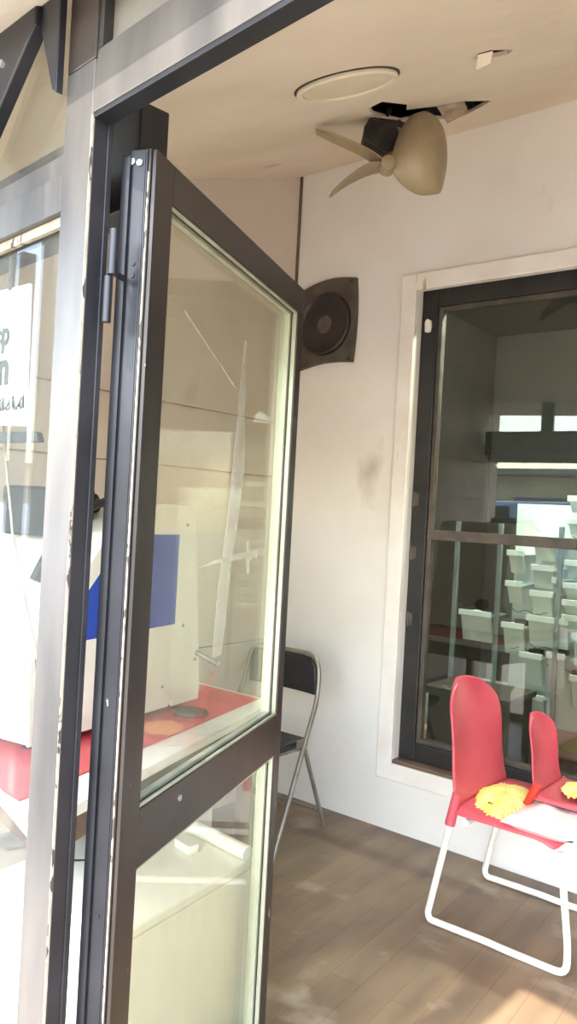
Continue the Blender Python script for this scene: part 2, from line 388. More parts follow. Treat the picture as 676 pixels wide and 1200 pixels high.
# unseen tube lamp added in that room to brighten the rack
tl = thing('added_rack_light', 'added white tube lamp that brightens the display rack behind the tinted window', 'lamp', (-1.2, 3.80, 2.95))
b = new_bm(); cyl(b, (-.3, 0, 0), (.3, 0, 0), .02); obj('tube', b, emis('added_tube_glow', (.88, 1, .92), 1000), tl, smooth=True)
b = new_bm(); box(b, -.34, .34, -.03, .03, .02, .35); obj('housing', b, 'white', tl, .003)  # housing of the added lamp
tb = thing('counter', 'dark counter low behind the tinted window', 'counter', (-1.75, 3.85, 0))
b = new_bm(); box(b, -.30, .14, 0, .35, 0, .58); obj('body', b, 'backroom', tb, .004)
b = new_bm(); box(b, -.32, .16, -.02, .36, .58, .61); obj('counter_top', b, 'spk', tb, .004)

# ------------------------------------------------------------------ shop front
fac('door_post', (-.083, .008, .0, .038, 0, 2.225), 'post', .003, kind='structure').name = 'trim_2'
fac('shaded_post_head', (-.083, .008, .0, .038, 2.225, 2.75), 'door', .003, kind='structure').name = 'trim_14'  # upper post coloured dark to stand in for the canopy's shade
fac('panel_edge', (.008, .022, .004, .03, 2.24, 2.46), 'dark', 0, kind='structure').name = 'trim_15'
b = new_bm(); box(b, .0075, .0092, -.0012, .004, 0, 2.13); o = obj('trim_3', b, 'chip', kind='structure'); o.location = P0; o.rotation_euler = (0, 0, FA)
b = new_bm(); box(b, .008, .0105, .003, .038, 0, 2.127); box(b, .0105, .014, .028, .038, 0, 2.127); o = obj('trim_4', b, 'dooredge', bevel=.001, kind='structure'); o.location = P0; o.rotation_euler = (0, 0, FA)
# header over the opening, bevelled alu section with dark steel return
b = new_bm(); prism(b, [(0, 2.178), (.004, 2.240), (.035, 2.240), (.035, 2.134), (.0, 2.134)], .008, 1.70, 'x'); o = obj('trim_5', b, 'post', bevel=.002, kind='structure'); o.location = P0; o.rotation_euler = (0, 0, FA)
b = new_bm(); box(b, .008, 1.70, .002, .035, 2.126, 2.134); o = obj('trim_6', b, 'dooredge', bevel=.001, kind='structure'); o.location = P0; o.rotation_euler = (0, 0, FA)
fac('panel', (.022, 1.70, .022, .035, 2.24, 2.46), 'headpanel', 0, kind='structure').name = 'trim_7'
fac('lintel', (-1.62, 3.15, .0, .06, 2.45, 2.75), 'door', .003, kind='structure').name = 'trim_8'
# left rail between pane and toplight
b = new_bm(); box(b, -1.61, -.083, .0, .05, 1.993, 2.058); box(b, -1.61, -.083, .010, .05, 2.058, 2.10); o = obj('trim_9', b, 'post', bevel=.002, kind='structure'); o.location = P0; o.rotation_euler = (0, 0, FA)
fac('inner', (-1.60, -.004, .10, .16, 2.02, 2.20), 'dooredge', .003, kind='structure').name = 'trim_10'
fac('mull', (-1.21, -1.12, .01, .05, 2.10, 2.45), 'dooredge', .002, kind='structure').name = 'trim_11'
w2 = thing('window_2', 'tall shop-front pane left of the door post', loc=P0, rz=FA, kind='structure')
b = new_bm(); box(b, -1.61, -.083, .022, .028, .06, 1.993); obj('window_glass', b, 'glass', w2)
b = new_bm(); box(b, -1.61, -.083, .0, .05, 0, .06); obj('bottom_rail', b, 'post', w2, .002)
b = new_bm(); box(b, -1.61, -.083, .012, .022, 1.975, 1.993); box(b, -.093, -.083, .010, .022, .06, 1.975); obj('window_bead', b, 'chip', w2, .001)
w3 = thing('window_3', 'toplight above the left shop-front pane', loc=P0, rz=FA, kind='structure')
b = new_bm(); box(b, -1.61, -.083, .024, .030, 2.10, 2.45); obj('window_glass', b, 'glass', w3)
w4 = thing('window_4', loc=P0, rz=FA, kind='structure')
b = new_bm(); box(b, 1.78, 3.10, .022, .028, .06, 2.12); obj('window_glass', b, 'glass', w4)
b = new_bm(); box(b, 1.78, 3.10, 0, .05, 0, .06); box(b, 1.78, 3.10, 0, .05, 2.12, 2.45); box(b, 1.70, 1.78, 0, .05, 0, 2.45); obj('window_frame', b, 'post', w4, .002)
# diagonal steel strut behind the toplight
st = thing('steel_strut', 'dark steel brace slanting across the toplight left of the post', 'brace', P0, FA)
b = new_bm(); prism(b, [(-.150, 2.45), (-.235, 2.45), (-.440, 2.205), (-.395, 2.165), (-.325, 2.185), (-.152, 2.33)], -.030, -.004, 'y'); obj('bar', b, 'dooredge', st, .003)
for u, z in ((-.27, 2.30), (-.345, 2.235)):
    b = new_bm(); cyl(b, (u, -.036, z), (u, -.029, z), .007); obj('bolt', b, 'steel', st)
b = new_bm(); prism(b, [(-.152, 2.33), (-.150, 2.45), (-.083, 2.45), (-.083, 2.19), (-.098, 2.20)], -.02, -.006, 'y'); obj('gusset', b, 'dooredge', st, .002)
# wall piece that closes the front at the left corner
# sign on the inside of the pane
sg = thing('shop_sign', 'white paper sign with black lettering behind the left shop-front pane', 'sign', fw(.058, 0, 0), FA)
b = new_bm(); prism(b, [(-.80, 1.66), (-.295, 1.635), (-.305, 1.905), (-.80, 1.93)], .034, .038, 'y'); obj('sheet', b, 'signw', sg)
def text(s, u, z, size, m, parent, v=.0325, shear=0):
    c = bpy.data.curves.new('lettering', 'FONT'); c.body = s; c.size = size; c.extrude = .0006; c.offset = size * .035; c.shear = shear; c.align_x = 'RIGHT'
    c.materials.append(M[m])
    o = bpy.data.objects.new('lettering', c); COL.objects.link(o); o.parent = parent
    o.location = (u, v, z); o.rotation_euler = (math.pi / 2, 0, 0)
    bpy.context.view_layer.update()
    me = bpy.data.meshes.new_from_object(o.evaluated_get(bpy.context.evaluated_depsgraph_get()))
    q = bpy.data.objects.new('lettering', me); COL.objects.link(q); q.parent = parent; q.location = o.location; q.rotation_euler = o.rotation_euler
    bpy.data.objects.remove(o); return q
text('ep', -.378, 1.800, .066, 'print', sg)
text('n', -.372, 1.722, .095, 'print', sg)
b = new_bm()
for k in range(9):  # handwriting along the foot of the sheet
    u0 = -.42 + k * .014
    tube(b, [(u0, .032, 1.668 + .004 * (k % 2)), (u0 + .004, .032, 1.672 + .022 * ((k * 7) % 3) / 2), (u0 + .008, .032, 1.668)], .0014, 6)
tube(b, smooth_path([(-.41, .032, 1.70), (-.38, .032, 1.665), (-.35, .032, 1.70), (-.335, .032, 1.665), (-.31, .032, 1.69)], .02), .0013, 6)
obj('handwriting', b, 'print', sg)
b = new_bm(); prism(b, [(-.80, 1.612), (-.232, 1.603), (-.245, 1.622), (-.80, 1.640)], .030, .044, 'y'); obj('lower_bar', b, 'dark', sg, .002)
b = new_bm(); tube(b, smooth_path([(-.385, .034, 1.905), (-.385, .034, 1.97)], .01), .006, 8); obj('hanging_hook', b, 'dark', sg)
# cord with plug hanging inside the pane
cd = thing('hanging_cord', 'thin grey cord with small plug hanging in front of the white machine', 'cord')
b = new_bm(); tube(b, [fw(-.56, .10, 1.99), fw(-.475, .11, 1.60), fw(-.44, .12, 1.42), fw(-.40, .14, 1.27), fw(-.372, .16, 1.155)], .0028, 8); obj('cable', b, 'cord', cd, smooth=True)
b = new_bm(); c0 = fw(-.372, .16, 1.16); cyl(b, c0, c0 - Vector((-.003, 0, .035)), .008, .006); obj('plug', b, 'dooredge', cd, smooth=True)

# ------------------------------------------------------------------ the open door
DA = math.atan2(.937, -.348)
d = thing('door_1', 'dark brown glazed steel door standing open into the shop', loc=(-1.034, .882, 0), rz=DA, kind='structure')
W_, T_ = .850, .045
b = new_bm(); box(b, .0, .070, .008, T_, .03, 2.10); box(b, .004, .070, 0, .008, .03, 2.10); hs = obj('hinge_stile', b, 'door', d, .0015)
b = new_bm(); box(b, -.003, 0, .013, T_, .03, 2.098); box(b, -.004, .014, T_, T_ + .016, .03, 2.09); box(b, -.0045, -.003, .016, .020, .03, 2.09); box(b, -.010, -.003, T_ - .003, T_ + .012, .03, 2.085); obj('edge_channel', b, 'dooredge', d, .001)
b = new_bm(); box(b, -.0015, .0005, .0095, .0125, .03, 2.06); obj('worn_edge', b, 'chip', hs)
b = new_bm(); box(b, .070, W_, 0, T_, 2.030, 2.100); obj('top_rail', b, 'door', d, .002)
b = new_bm(); box(b, .070, .806, 0, T_, .855, .962); mr = obj('middle_rail', b, 'door', d, .002)
b = new_bm(); box(b, .070, .806, 0, T_, .03, .13); obj('bottom_rail', b, 'door', d, .002)
b = new_bm(); box(b, .806, W_, 0, T_, .03, 2.030); obj('lock_stile', b, 'door', d, .002)
b = new_bm()
for z0, z1 in ((.962, 2.03), (.13, .855)):
    box(b, .800, .806, .003, .014, z0, z1); box(b, .790, .806, .018, .042, z0, z1)
    box(b, .070, .80, .003, .008, z1 - .006, z1); box(b, .070, .80, .018, .030, z1 - .010, z1)
    box(b, .070, .80, .003, .008, z0, z0 + .006); box(b, .070, .80, .018, .030, z0, z0 + .010)
obj('glazing_bead', b, 'bead', d, .001)
b = new_bm(); box(b, .068, .792, .031, .036, .965, 2.026); ug = obj('upper_glass', b, 'glassdoor', d)
b = new_bm(); box(b, .068, .792, .031, .036, .134, .852); obj('lower_glass', b, 'glassdoor', d)
for x, z in ((.012, 2.075), (.026, 2.078)):
    b = new_bm(); cyl(b, (-.006, .015 + x, z), (-.001, .015 + x, z), .0055); obj('screw', b, 'steel', hs)
for z in (1.905, 1.885, .80, .54):
    b = new_bm(); cyl(b, (-.0045, .030, z), (-.002, .030, z), .004); obj('screw', b, 'dooredge', hs)
b = new_bm(); cyl(b, (.23, -.003, .93), (.23, .001, .93), .006); obj('screw', b, 'steel', mr)
def glass_mark(name, pts, m, lab=None):  # thin pale shapes laid on the upper door glass
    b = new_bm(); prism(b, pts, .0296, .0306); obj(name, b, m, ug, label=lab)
glass_mark('pale_streak', [(.515,1.89),(.525,1.89),(.532,1.80),(.540,1.72),(.556,1.60),(.535,1.50),(.528,1.45),(.507,1.38),(.492,1.28),(.486,1.22),(.475,1.17),(.425,1.17),(.430,1.24),(.437,1.31),(.452,1.38),(.468,1.47),(.485,1.60),(.497,1.68),(.503,1.76)], 'glass_mark', 'whitish strip on the glass')
glass_mark('pale_band', [(.331,1.374),(.40,1.384),(.52,1.395),(.60,1.398),(.60,1.425),(.615,1.425),(.618,1.400),(.72,1.405),(.735,1.385),(.62,1.378),(.625,1.345),(.608,1.345),(.600,1.382),(.45,1.380)], 'glass_mark')
glass_mark('pale_line', [(.20,1.879),(.205,1.874),(.478,1.771),(.474,1.776)][::-1], 'glass_mark')
def hinge(z):
    b = new_bm(); q = (-.050, .040)
    cyl(b, (q[0], q[1], z), (q[0], q[1], z + .075), .0085); cyl(b, (q[0] - .001, q[1] + .006, z - .078), (q[0] - .001, q[1] + .006, z - .002), .0075)
    box(b, q[0], -.008, q[1] + .002, q[1] + .006, z + .002, z + .012)
    h = obj('hinge', b, 'dooredge', d, .001, smooth=True)
hinge(1.872); hinge(.32)
for z in (1.81, 1.795): # rivets on the frame beside the hinge
    pass
b = new_bm()
for z in (1.865, 1.84): cyl(b, (.0095, .030, z), (.013, .030, z), .005)
o = obj('trim_12', b, 'dooredge', kind='structure'); o.location = P0; o.rotation_euler = (0, 0, FA)

# ------------------------------------------------------------------ loudspeaker on the wall
sp = thing('loudspeaker', 'dusty black square-framed loudspeaker fixed on the back wall corner', 'loudspeaker', (-2.467, YB, 2.482))
b = new_bm()
def qarc(p, q, bow, n=8):
    p = Vector(p); q = Vector(q); d_ = q - p; nrm = Vector((-d_.y, d_.x)).normalized()
    return [p + d_ * (i / n) + nrm * bow * math.sin(math.pi * i / n) for i in range(n)]
out = qarc((-.19, .190), (.172, .222), .030) + qarc((.172, .222), (.172, -.205), .012) + qarc((.172, -.205), (-.19, -.232), -.020) + qarc((-.19, -.232), (-.19, .19), 0)
n = len(out); R_ = []
for (s, y) in ((1, -.002), (1, -.022), (.985, -.030)): R_.append([b.verts.new((p.x * s, y, p.y * s)) for p in out])
def circ_ring(r, y):
    vs = []
    for p in out:
        a = math.atan2(p.y, p.x); vs.append(b.verts.new((r * math.cos(a), y, r * math.sin(a))))
    return vs
R_ += [circ_ring(.166, -.034), circ_ring(.158, -.030)]
for i in range(len(R_) - 1):
    for k in range(n): b.faces.new((R_[i][k], R_[i][(k + 1) % n], R_[i + 1][(k + 1) % n], R_[i + 1][k]))
b.faces.new(R_[0]); b.faces.new(R_[-1][::-1])
obj('square_frame', b, 'spk', sp)
b = new_bm(); revolve(b, [(.160, -.030), (.158, -.046), (.150, -.050), (.142, -.044), (.135, -.040), (.06, -.0312), (.045, -.0315)], 48, 'y'); cn = obj('cone', b, 'cone', sp, smooth=True)
b = new_bm(); revolve(b, [(.048, -.031), (.046, -.040), (.036, -.042), (.030, -.036), (.012, -.036), (.010, -.042), (.001, -.043)], 32, 'y'); obj('dust_cap', b, 'spk', cn, smooth=True)
for x, z in ((.155, .205), (.157, -.190)):
    b = new_bm(); cyl(b, (x, -.034, z), (x, -.028, z), .008); obj('screw', b, 'dark', sp)
# ------------------------------------------------------------------ broken ceiling fan
YAW = math.radians(38.7)
fn = thing('ceiling_fan', 'small grimy three-bladed fan hanging skewed from the torn ceiling hole', 'fan', (-1.610, 2.490, 2.818), YAW)
K = .00317
def fp(px, py, y=0): return ((px - 455) * K, y, -(py - 190) * K)
b = new_bm(); prism(b, [fp(424, 152)[::2], fp(430, 141)[::2], fp(466, 141)[::2], fp(472, 150)[::2], fp(466, 180)[::2], fp(452, 184)[::2], fp(424, 168)[::2]], -.02, .12); obj('motor', b, 'motor', fn, .008)
b = new_bm(); cyl(b, fp(462, 158, .0), fp(480, 153, .02), .030, .028, 20); obj('motor_sleeve', b, 'steel', fn, .002, smooth=True)
b = new_bm()
tube(b, smooth_path([fp(432, 145, .05), fp(434, 132, .05), fp(440, 122, .06), fp(452, 124, .08), fp(456, 112, .10)], .02), .010, 8)
tube(b, smooth_path([fp(440, 145, .03), fp(450, 134, .05), fp(470, 138, .06), fp(500, 128, .08), fp(508, 118, .1)], .02), .009, 8)
obj('mounting_bracket', b, 'motor', fn)
b = new_bm(); cyl(b, fp(462, 165, .02), fp(452, 204, -.05), .012); revolve(b, [(.004, -.10), (.026, -.095), (.032, -.07), (.030, -.04), (.004, -.035)], 24, 'y', fp(452, 203)); obj('hub', b, 'fan', fn, smooth=True)
# front paddle, cupped
ol = [(452, 206), (457, 188), (461, 168), (469, 148), (480, 137), (492, 131), (506, 134), (517, 147), (523, 168), (524, 194), (520, 214), (519, 226), (507, 228), (494, 232), (480, 228), (465, 218)]
b = new_bm(); c = (490, 184); rings = []
for s, y in ((1, -.030), (.85, -.062), (.62, -.088), (.35, -.102), (.12, -.106)):
    rings.append([b.verts.new(fp(c[0] + (p[0] - c[0]) * s, c[1] + (p[1] - c[1]) * s, y + .0006 * (p[0] - c[0]) * s - .03 * (s > .9 and i < 2))) for i, p in enumerate(ol)])
n = len(ol)
for i in range(4):
    for k in range(n): b.faces.new((rings[i][k], rings[i][(k + 1) % n], rings[i + 1][(k + 1) % n], rings[i + 1][k]))
b.faces.new(rings[-1])
obj('blade', b, 'fan', fn, solid=.004, sub=1, smooth=True)
def strip(cl, name='blade'):
    """cl: px, py, depth y, half width, tilt of width direction"""
    b = new_bm(); rows = []
    for (px, py, y, hw, ti) in cl:
        p = Vector(fp(px, py, y)); wd = Vector((.15, math.cos(ti), math.sin(ti))).normalized()
        rows.append([p - wd * hw, p - wd * hw * .5 + Vector((0, 0, .006)), p + Vector((0, 0, .009)), p + wd * hw * .5 + Vector((0, 0, .006)), p + wd * hw])
    grid_surf(b, rows); obj(name, b, 'fan', fn, solid=.006, sub=1, smooth=True)
strip([(455, 203, -.05, .022, -.05), (441, 195, -.05, .046, -.05), (423, 186, -.05, .052, .0), (403, 178, -.05, .050, .02), (386, 172, -.05, .047, .02), (374, 168, -.05, .040, .02), (367, 166.5, -.05, .022, .02)])
strip([(456, 206, -.05, .030, .1), (443, 202, -.05, .062, .05), (428, 206, -.04, .058, .05), (413, 214, -.02, .044, .05), (401, 221, .0, .032, .05), (393, 228, .01, .018, .05), (388, 235, .01, .006, .1)])

# ------------------------------------------------------------------ red chair
def red_shell(parent, mlabel=None):
    """moulded shell; local x forward, y across (0..w), z up; seat top at 0"""
    S = parent
    # seat
    rows = []
    for i in range(11):
        t = i / 10; x = .0 + .40 * t
        row = []
        for j in range(13):
            v = j / 12; yy = .0 + .535 * v
            inset = .0 + .04 * max(0, t - .8) * 5 * (abs(v - .5) * 2) ** 6 * .5
            zz = .012 - .028 * math.sin(math.pi * v) * math.sin(math.pi * min(1, t * 1.1)) - .025 * max(0, t - .85) / .15
            if j in (0, 12): zz -= .018
            row.append((x - inset, yy, zz))
        rows.append(row)
    b = new_bm(); grid_surf(b, rows); seat = obj('seat', b, 'red', S, solid=.016, sub=1, smooth=True)
    # back: rows upward
    rows = []
    prof = [(.0, .008, .022, .475), (-.022, .05, .024, .472), (-.043, .12, .028, .470), (-.06, .20, .034, .472), (-.075, .28, .038, .482), (-.095, .35, .050, .480), (-.115, .405, .092, .44), (-.125, .432, .145, .385), (-.128, .442, .19, .34)]
    for x, z, y0, y1 in prof:
        row = []
        for j in range(13):
            v = j / 12 - .5
            cx = (.012 + .033 * min(1, z / .25)) * (abs(v) * 2) ** 2
            row.append((x + cx, y0 + (y1 - y0) * (v + .5), z + (.0 if z < .36 else -.016 * (abs(v) * 2) ** 3)))
        rows.append(row)
    b = new_bm(); grid_surf(b, rows); back = obj('backrest', b, 'red', S, solid=.014, sub=1, smooth=True)
    return S
def make_red_chair():
    t = thing('red_chair', 'red moulded plastic chair with white tube sled legs against the back wall', 'chair', (-1.30, 2.665, 0))
    s = bpy.data.objects.new('seat_shell', None)
    def lift(o): o.location = (0, 0, .44)
    before = set(t.children); red_shell(t)
    for c in t.children: lift(c)
    for yy in (.022, .515):   # sockets where the frame enters the shell
        b = new_bm(); cyl(b, (.008, yy, .505), (-.014, yy, .385), .016, .0195, 14) if yy < .1 else cyl(b, (-.004, yy, .44), (-.014, yy, .385), .0185, .0195, 14); obj('leg_socket', b, 'red', t, smooth=True)
        path = smooth_path([(-.012, yy, .39), (-.085, yy, .035), (-.075, yy, .013), (.16, yy, .016), (.22, yy, .013), (.435, yy, .012), (.435, yy, .10), (.395, yy, .41)], .05)
        b = new_bm(); tube(b, path, .0125, 12); obj('sled_leg', b, 'tube', t, smooth=True)
    b = new_bm(); tube(b, [(.34, .02, .412), (.34, .51, .412)], .011); obj('seat_rail', b, 'tube', t, smooth=True)
    b = new_bm(); tube(b, [(.05, .02, .408), (.05, .51, .408)], .011); obj('seat_rail', b, 'tube', t, smooth=True)
    return t
rc = make_red_chair()
# spare small shell lying on the first chair
sh = thing('chair_shell', 'small red moulded chair shell without legs, stacked on the red chair', 'chair shell', (-1.07, 2.84, .508))
red_shell(sh)
for c in sh.children: c.scale = (.62, .60, .62)
for yy in (.010, .312):
    b = new_bm(); cyl(b, (.012, yy, .05 if yy < .1 else .0), (-.022, yy, -.028), .016, .014, 14); obj('leg_socket', b, 'redv', sh, smooth=True, label='bright orange-red leg socket')
# white film packet under the shell
def pillow(name, m, cx, cy, cz_, a, c_, h, seed=1):
    rnd = random.Random(seed); b = new_bm(); rows = []
    for side in (1, -1):
        rows = []
        for i in range(13):
            row = []
            for j in range(13):
                u = i / 6 - 1; v = j / 6 - 1
                e = max(0, (1 - abs(u) ** 3) * (1 - abs(v) ** 3)) ** .5
                row.append((cx + a * u, cy + c_ * v, cz_ + h * .5 + side * h * .5 * e * (1 + .25 * math.sin(5 * u + 3 * v + seed) * (side > 0)) + 0))
            rows.append(row)
        grid_surf(b, rows)
    bmesh.ops.remove_doubles(b, verts=b.verts, dist=.0005)
    return obj(name, b, m, smooth=True)
o = pillow('plastic_packet', 'plastic_bag', -.985, 2.80, .432, .125, .145, .062, 2)
tag(o, 'crumpled white plastic packet lying on the red chair seat under the small shell', 'packet')
# pleated yellow cloths
def pleated(name, a, c_, hgt, n=40):
    b = new_bm(); rings = []
    K_ = 10
    for r_ in range(1, K_ + 1):
        t = r_ / K_; ring_ = []
        for k in range(n * 2):
            an = math.pi * k / n; pl = (.008 * math.sin(k * math.pi / 1.0 + math.pi / 2) + .006 * math.sin(an * 7)) * t
            rr = t * (1 + .035 * math.cos(an * 13) * t)
            ring_.append(b.verts.new((a * rr * math.cos(an), c_ * rr * math.sin(an), hgt * (1 - t ** 2.2) + pl * .6 + .008)))
        rings.append(ring_)
    ct = b.verts.new((0, 0, hgt + .004)); m_ = n * 2
    for k in range(m_): b.faces.new((ct, rings[0][k], rings[0][(k + 1) % m_]))
    for i in range(K_ - 1):
        for k in range(m_): b.faces.new((rings[i][k], rings[i + 1][k], rings[i + 1][(k + 1) % m_], rings[i][(k + 1) % m_]))
    return obj(name, b, 'yellow', solid=.004, smooth=True)
yc = pleated('yellow_cloth', .115, .20, .045); yc.location = (-1.195, 2.90, .437); yc.rotation_euler = (0, 0, .25)
tag(yc, 'ruffled yellow cloth pad lying on the red chair seat', 'cloth')
b = new_bm(); revolve(b, [(.001, .0), (.011, .0), (.009, .002), (.001, .002)], 16); h = obj('dark_hole', b, 'dark', yc, label='small dark hole'); h.location = (-.035, -.115, .034)
y2 = pleated('yellow_cloth', .085, .10, .022, 24); y2.location = (-.93, 3.0, .520); tag(y2, 'yellow cloth pad lying on the small legless red shell', 'cloth')
b = new_bm(); revolve(b, [(.001, .0), (.010, .0), (.008, .002), (.001, .002)], 16); h = obj('dark_hole', b, 'dark', y2, label='small dark hole'); h.location = (.0, -.05, .022)

# ------------------------------------------------------------------ black folding chair in the corner
fc = thing('folding_chair', 'black folding chair with grey steel tube frame in the far corner', 'chair', (-2.38, 3.0, 0))
def fpt(x, y, z): return (x, y, z)
hw = .228
b = new_bm()
tube(b, smooth_path([(hw + .06, -.375, .012), (hw, -.02, .66), (hw - .02, .0, .84), (-hw + .02, .0, .84), (-hw, -.02, .66), (-hw - .0, -.375, .012)], .10, 8), .011, 12); ff_ = obj('front_frame', b, 'chairgrey', fc, smooth=True)
b = new_bm()
tube(b, [(hw - .015, -.10, .46), (hw - .012, .10, .012)], .010, 10); tube(b, [(-hw + .02, -.10, .46), (-hw + .02, .10, .012)], .010, 10); tube(b, [(hw - .013, .06, .10), (-hw + .02, .06, .10)], .008, 10)
obj('rear_frame', b, 'chairgrey', fc, smooth=True)
b = new_bm(); tube(b, [(hw + .005, -.245, .22), (-hw - .0, -.245, .22)], .008, 10); obj('stretcher', b, 'chairgrey', fc, smooth=True)
rows = []
for i in range(9):
    z = .655 + .165 * i / 8; row = []
    for j in range(11):
        v = j / 10 * 2 - 1; wdt = (hw - .022) * (1 - .12 * (i / 8) ** 4)
        row.append((wdt * v, -.008 + .020 * (1 - v * v), z + (.012 * (1 - v * v) if i == 8 else 0)))
    rows.append(row)
b = new_bm(); grid_surf(b, rows); obj('backrest', b, 'vinyl', fc, solid=.022, bevel=.006, smooth=True)
b = new_bm(); prism(b, [(-.20, -.42), (.20, -.42), (.215, -.36), (.205, -.05), (-.205, -.05), (-.215, -.36)], .430, .465, 'z'); obj('seat', b, 'vinyl', fc, .012)
b = new_bm(); prism(b, [(-.19, -.40), (.19, -.40), (.20, -.06), (-.20, -.06)], .412, .430, 'z'); obj('seat_pan', b, 'chairgrey', fc, .004)
for s in (1, -1):
    b = new_bm(); box(b, s * (hw - .004) - .004, s * (hw - .004) + .004, -.16, -.08, .435, .475); obj('pivot_plate', b, 'chairgrey', ff_, .003)

# ------------------------------------------------------------------ table with machine
tb = thing('work_table', 'long white-edged table with red top beside the left wall', 'table')
def quad_slab(name, pts, z0, z1, m, bev=.003):
    b = new_bm(); prism(b, pts, z0, z1, 'z'); return obj(name, b, m, tb, bev)
quad_slab('table_top', [(-1.50, 1.03), (-1.91, 2.36), (-2.64, 2.36), (-2.64, 1.30), (-1.70, 1.09)], .745, .775, 'white')
quad_slab('red_sheet', [(-1.655, 1.10), (-1.965, 2.33), (-2.62, 2.33), (-2.62, 1.31), (-1.72, 1.105)][::1], .775, .779, 'mat_red', .001)
quad_slab('apron', [(-1.56, 1.10), (-1.93, 2.33), (-2.60, 2.33), (-2.60, 1.33), (-1.72, 1.14)], .66, .745, 'brown')
for x, y in ((-1.97, 2.28), (-2.58, 2.28), (-2.58, 1.36)):
    b = new_bm(); box(b, x - .022, x + .022, y - .022, y + .022, 0, .66); obj('leg', b, 'brown', tb, .003)
b = new_bm(); box(b, -2.0, -1.86, 1.72, 1.76, 0, .66); obj('leg', b, 'brown', tb, .003)
# machine; local x runs along its side panel (away from the shop front), local y to its left
MA = math.atan2(.988, -.153)
mc = thing('printing_machine', 'large white machine with blue side stripe standing on the red table', 'machine', (-1.926, 1.300, .779), MA)
pf = [(0, .022), (-.012, .20), (-.010, .315), (.02, .335), (.07, .355), (.13, .43), (.215, .548), (.284, .628), (.35, .665), (.44, .695), (.546, .728), (.66, .728), (.705, .715), (.73, .685), (.80, .062), (.795, .020), (.64, .020), (.635, .040), (.62, .022)]
b = new_bm(); prism(b, pf, 0, .012); spn = obj('side_panel', b, 'machine', mc, .004)
b = new_bm(); prism(b, [(x * .992 + .002, z * .99 + .003) for x, z in pf], .012, .56); obj('housing', b, 'machine', mc, .006)
b = new_bm(); prism(b, [(.10, .300), (.632, .310), (.632, .622), (.50, .622), (.36, .585), (.275, .530), (.215, .465), (.10, .335)], -.0015, 0); obj('blue_stripe', b, 'blue', spn, label='blue stripe')
for x, z in ((.675, .655), (.04, .10), (.05, .28), (.255, .18), (.44, .17), (.76, .17), (.58, .10), (.68, .30)):
    b = new_bm(); cyl(b, (x, -.004, z), (x, .001, z), .006); obj('screw', b, 'steel', spn)
for x in (.06, .30, .72):
    for y in (.06, .50):
        b = new_bm(); cyl(b, (x, y, 0), (x, y, .03), .02); obj('foot', b, 'dark', mc)
b = new_bm(); cyl(b, (.765, .0, .195), (.815, -.055, .155), .009); cyl(b, (.815, -.055, .155), (.823, -.063, .149), .013); obj('lever', b, 'steel', mc, smooth=True)
b = new_bm(); cyl(b, (.80, .12, .20), (.86, .12, .20), .035); obj('knob', b, 'dark', mc, .004, smooth=True)
b = new_bm(); tube(b, smooth_path([(.18, .10, .53), (.24, .09, .68), (.34, .09, .72), (.44, .12, .74), (.50, .2, .76)], .05), .014, 8); tube(b, smooth_path([(.14, .16, .47), (.22, .14, .63), (.36, .15, .74), (.42, .2, .70)], .05), .02, 8)
obj('hose', b, 'dark', mc, smooth=True)
b = new_bm(); box(b, .20, .36, .14, .40, .60, .76); obj('print_head', b, 'dark', mc, .01)
o = thing('rubber_pad', 'flat black round pad on the red table by the machine foot', 'pad', (-1.965, 1.97, .779))
b = new_bm(); revolve(b, [(.001, 0), (.060, 0), (.062, .006), (.056, .012), (.03, .012), (.001, .010)], 32); obj('disc', b, 'spk', o, smooth=True)
# chest under the table
cb = thing('white_chest', 'low ivory chest cabinet on the floor behind the open door', 'chest', (-1.335, 1.155, 0), .105)
b = new_bm(); box(b, -.455, -.002, .005, .54, .02, .525); obj('body', b, 'box', cb, .008)
b = new_bm(); box(b, -.46, .0, .0, .545, .5255, .552); obj('lid', b, 'box', cb, .006)
b = new_bm(); box(b, -.43, -.02, .02, .52, 0, .02); obj('plinth', b, 'dark', cb)
o = thing('paper_roll', 'white tube roll lying across the back of the ivory chest', 'roll', (0, 0, 0))
b = new_bm(); cyl(b, (-1.82, 1.675, .573), (-1.385, 1.635, .573), .020, .020, 20); obj('sheet_roll', b, 'white', o, .002, smooth=True)
b = new_bm(); cyl(b, (-1.66, 1.660, .573), (-1.57, 1.652, .573), .0207, .0207, 20); obj('band', b, 'tray', o, smooth=True)
o = bx('small_carton', (-.035, .035, -.018, .018, 0, .022), 'white', bevel=.004); o.location = (-1.555, 1.57, .552); o.rotation_euler = (0, 0, -.15)
tag(o, 'tiny white box on the ivory chest before the roll', 'box')
b = new_bm(); tube(b, smooth_path([(-1.76, 1.27, .5555), (-1.70, 1.31, .5555), (-1.685, 1.33, .5555), (-1.64, 1.345, .5555)], .05), .0025, 6)
o = obj('black_wire', b, 'dark', smooth=True); tag(o, 'thin black wire lying on top of the ivory chest', 'wire')
# pale storage board deeper under the table
cb = thing('storage_box', 'pale box standing on the floor under the far end of the table', 'box')
b = new_bm(); box(b, -2.50, -2.05, 1.85, 2.20, 0, .42); obj('body', b, 'white', cb, .004)
b = new_bm(); box(b, -2.51, -2.04, 1.84, 2.21, .42, .45); obj('lid', b, 'tray', cb, .004)

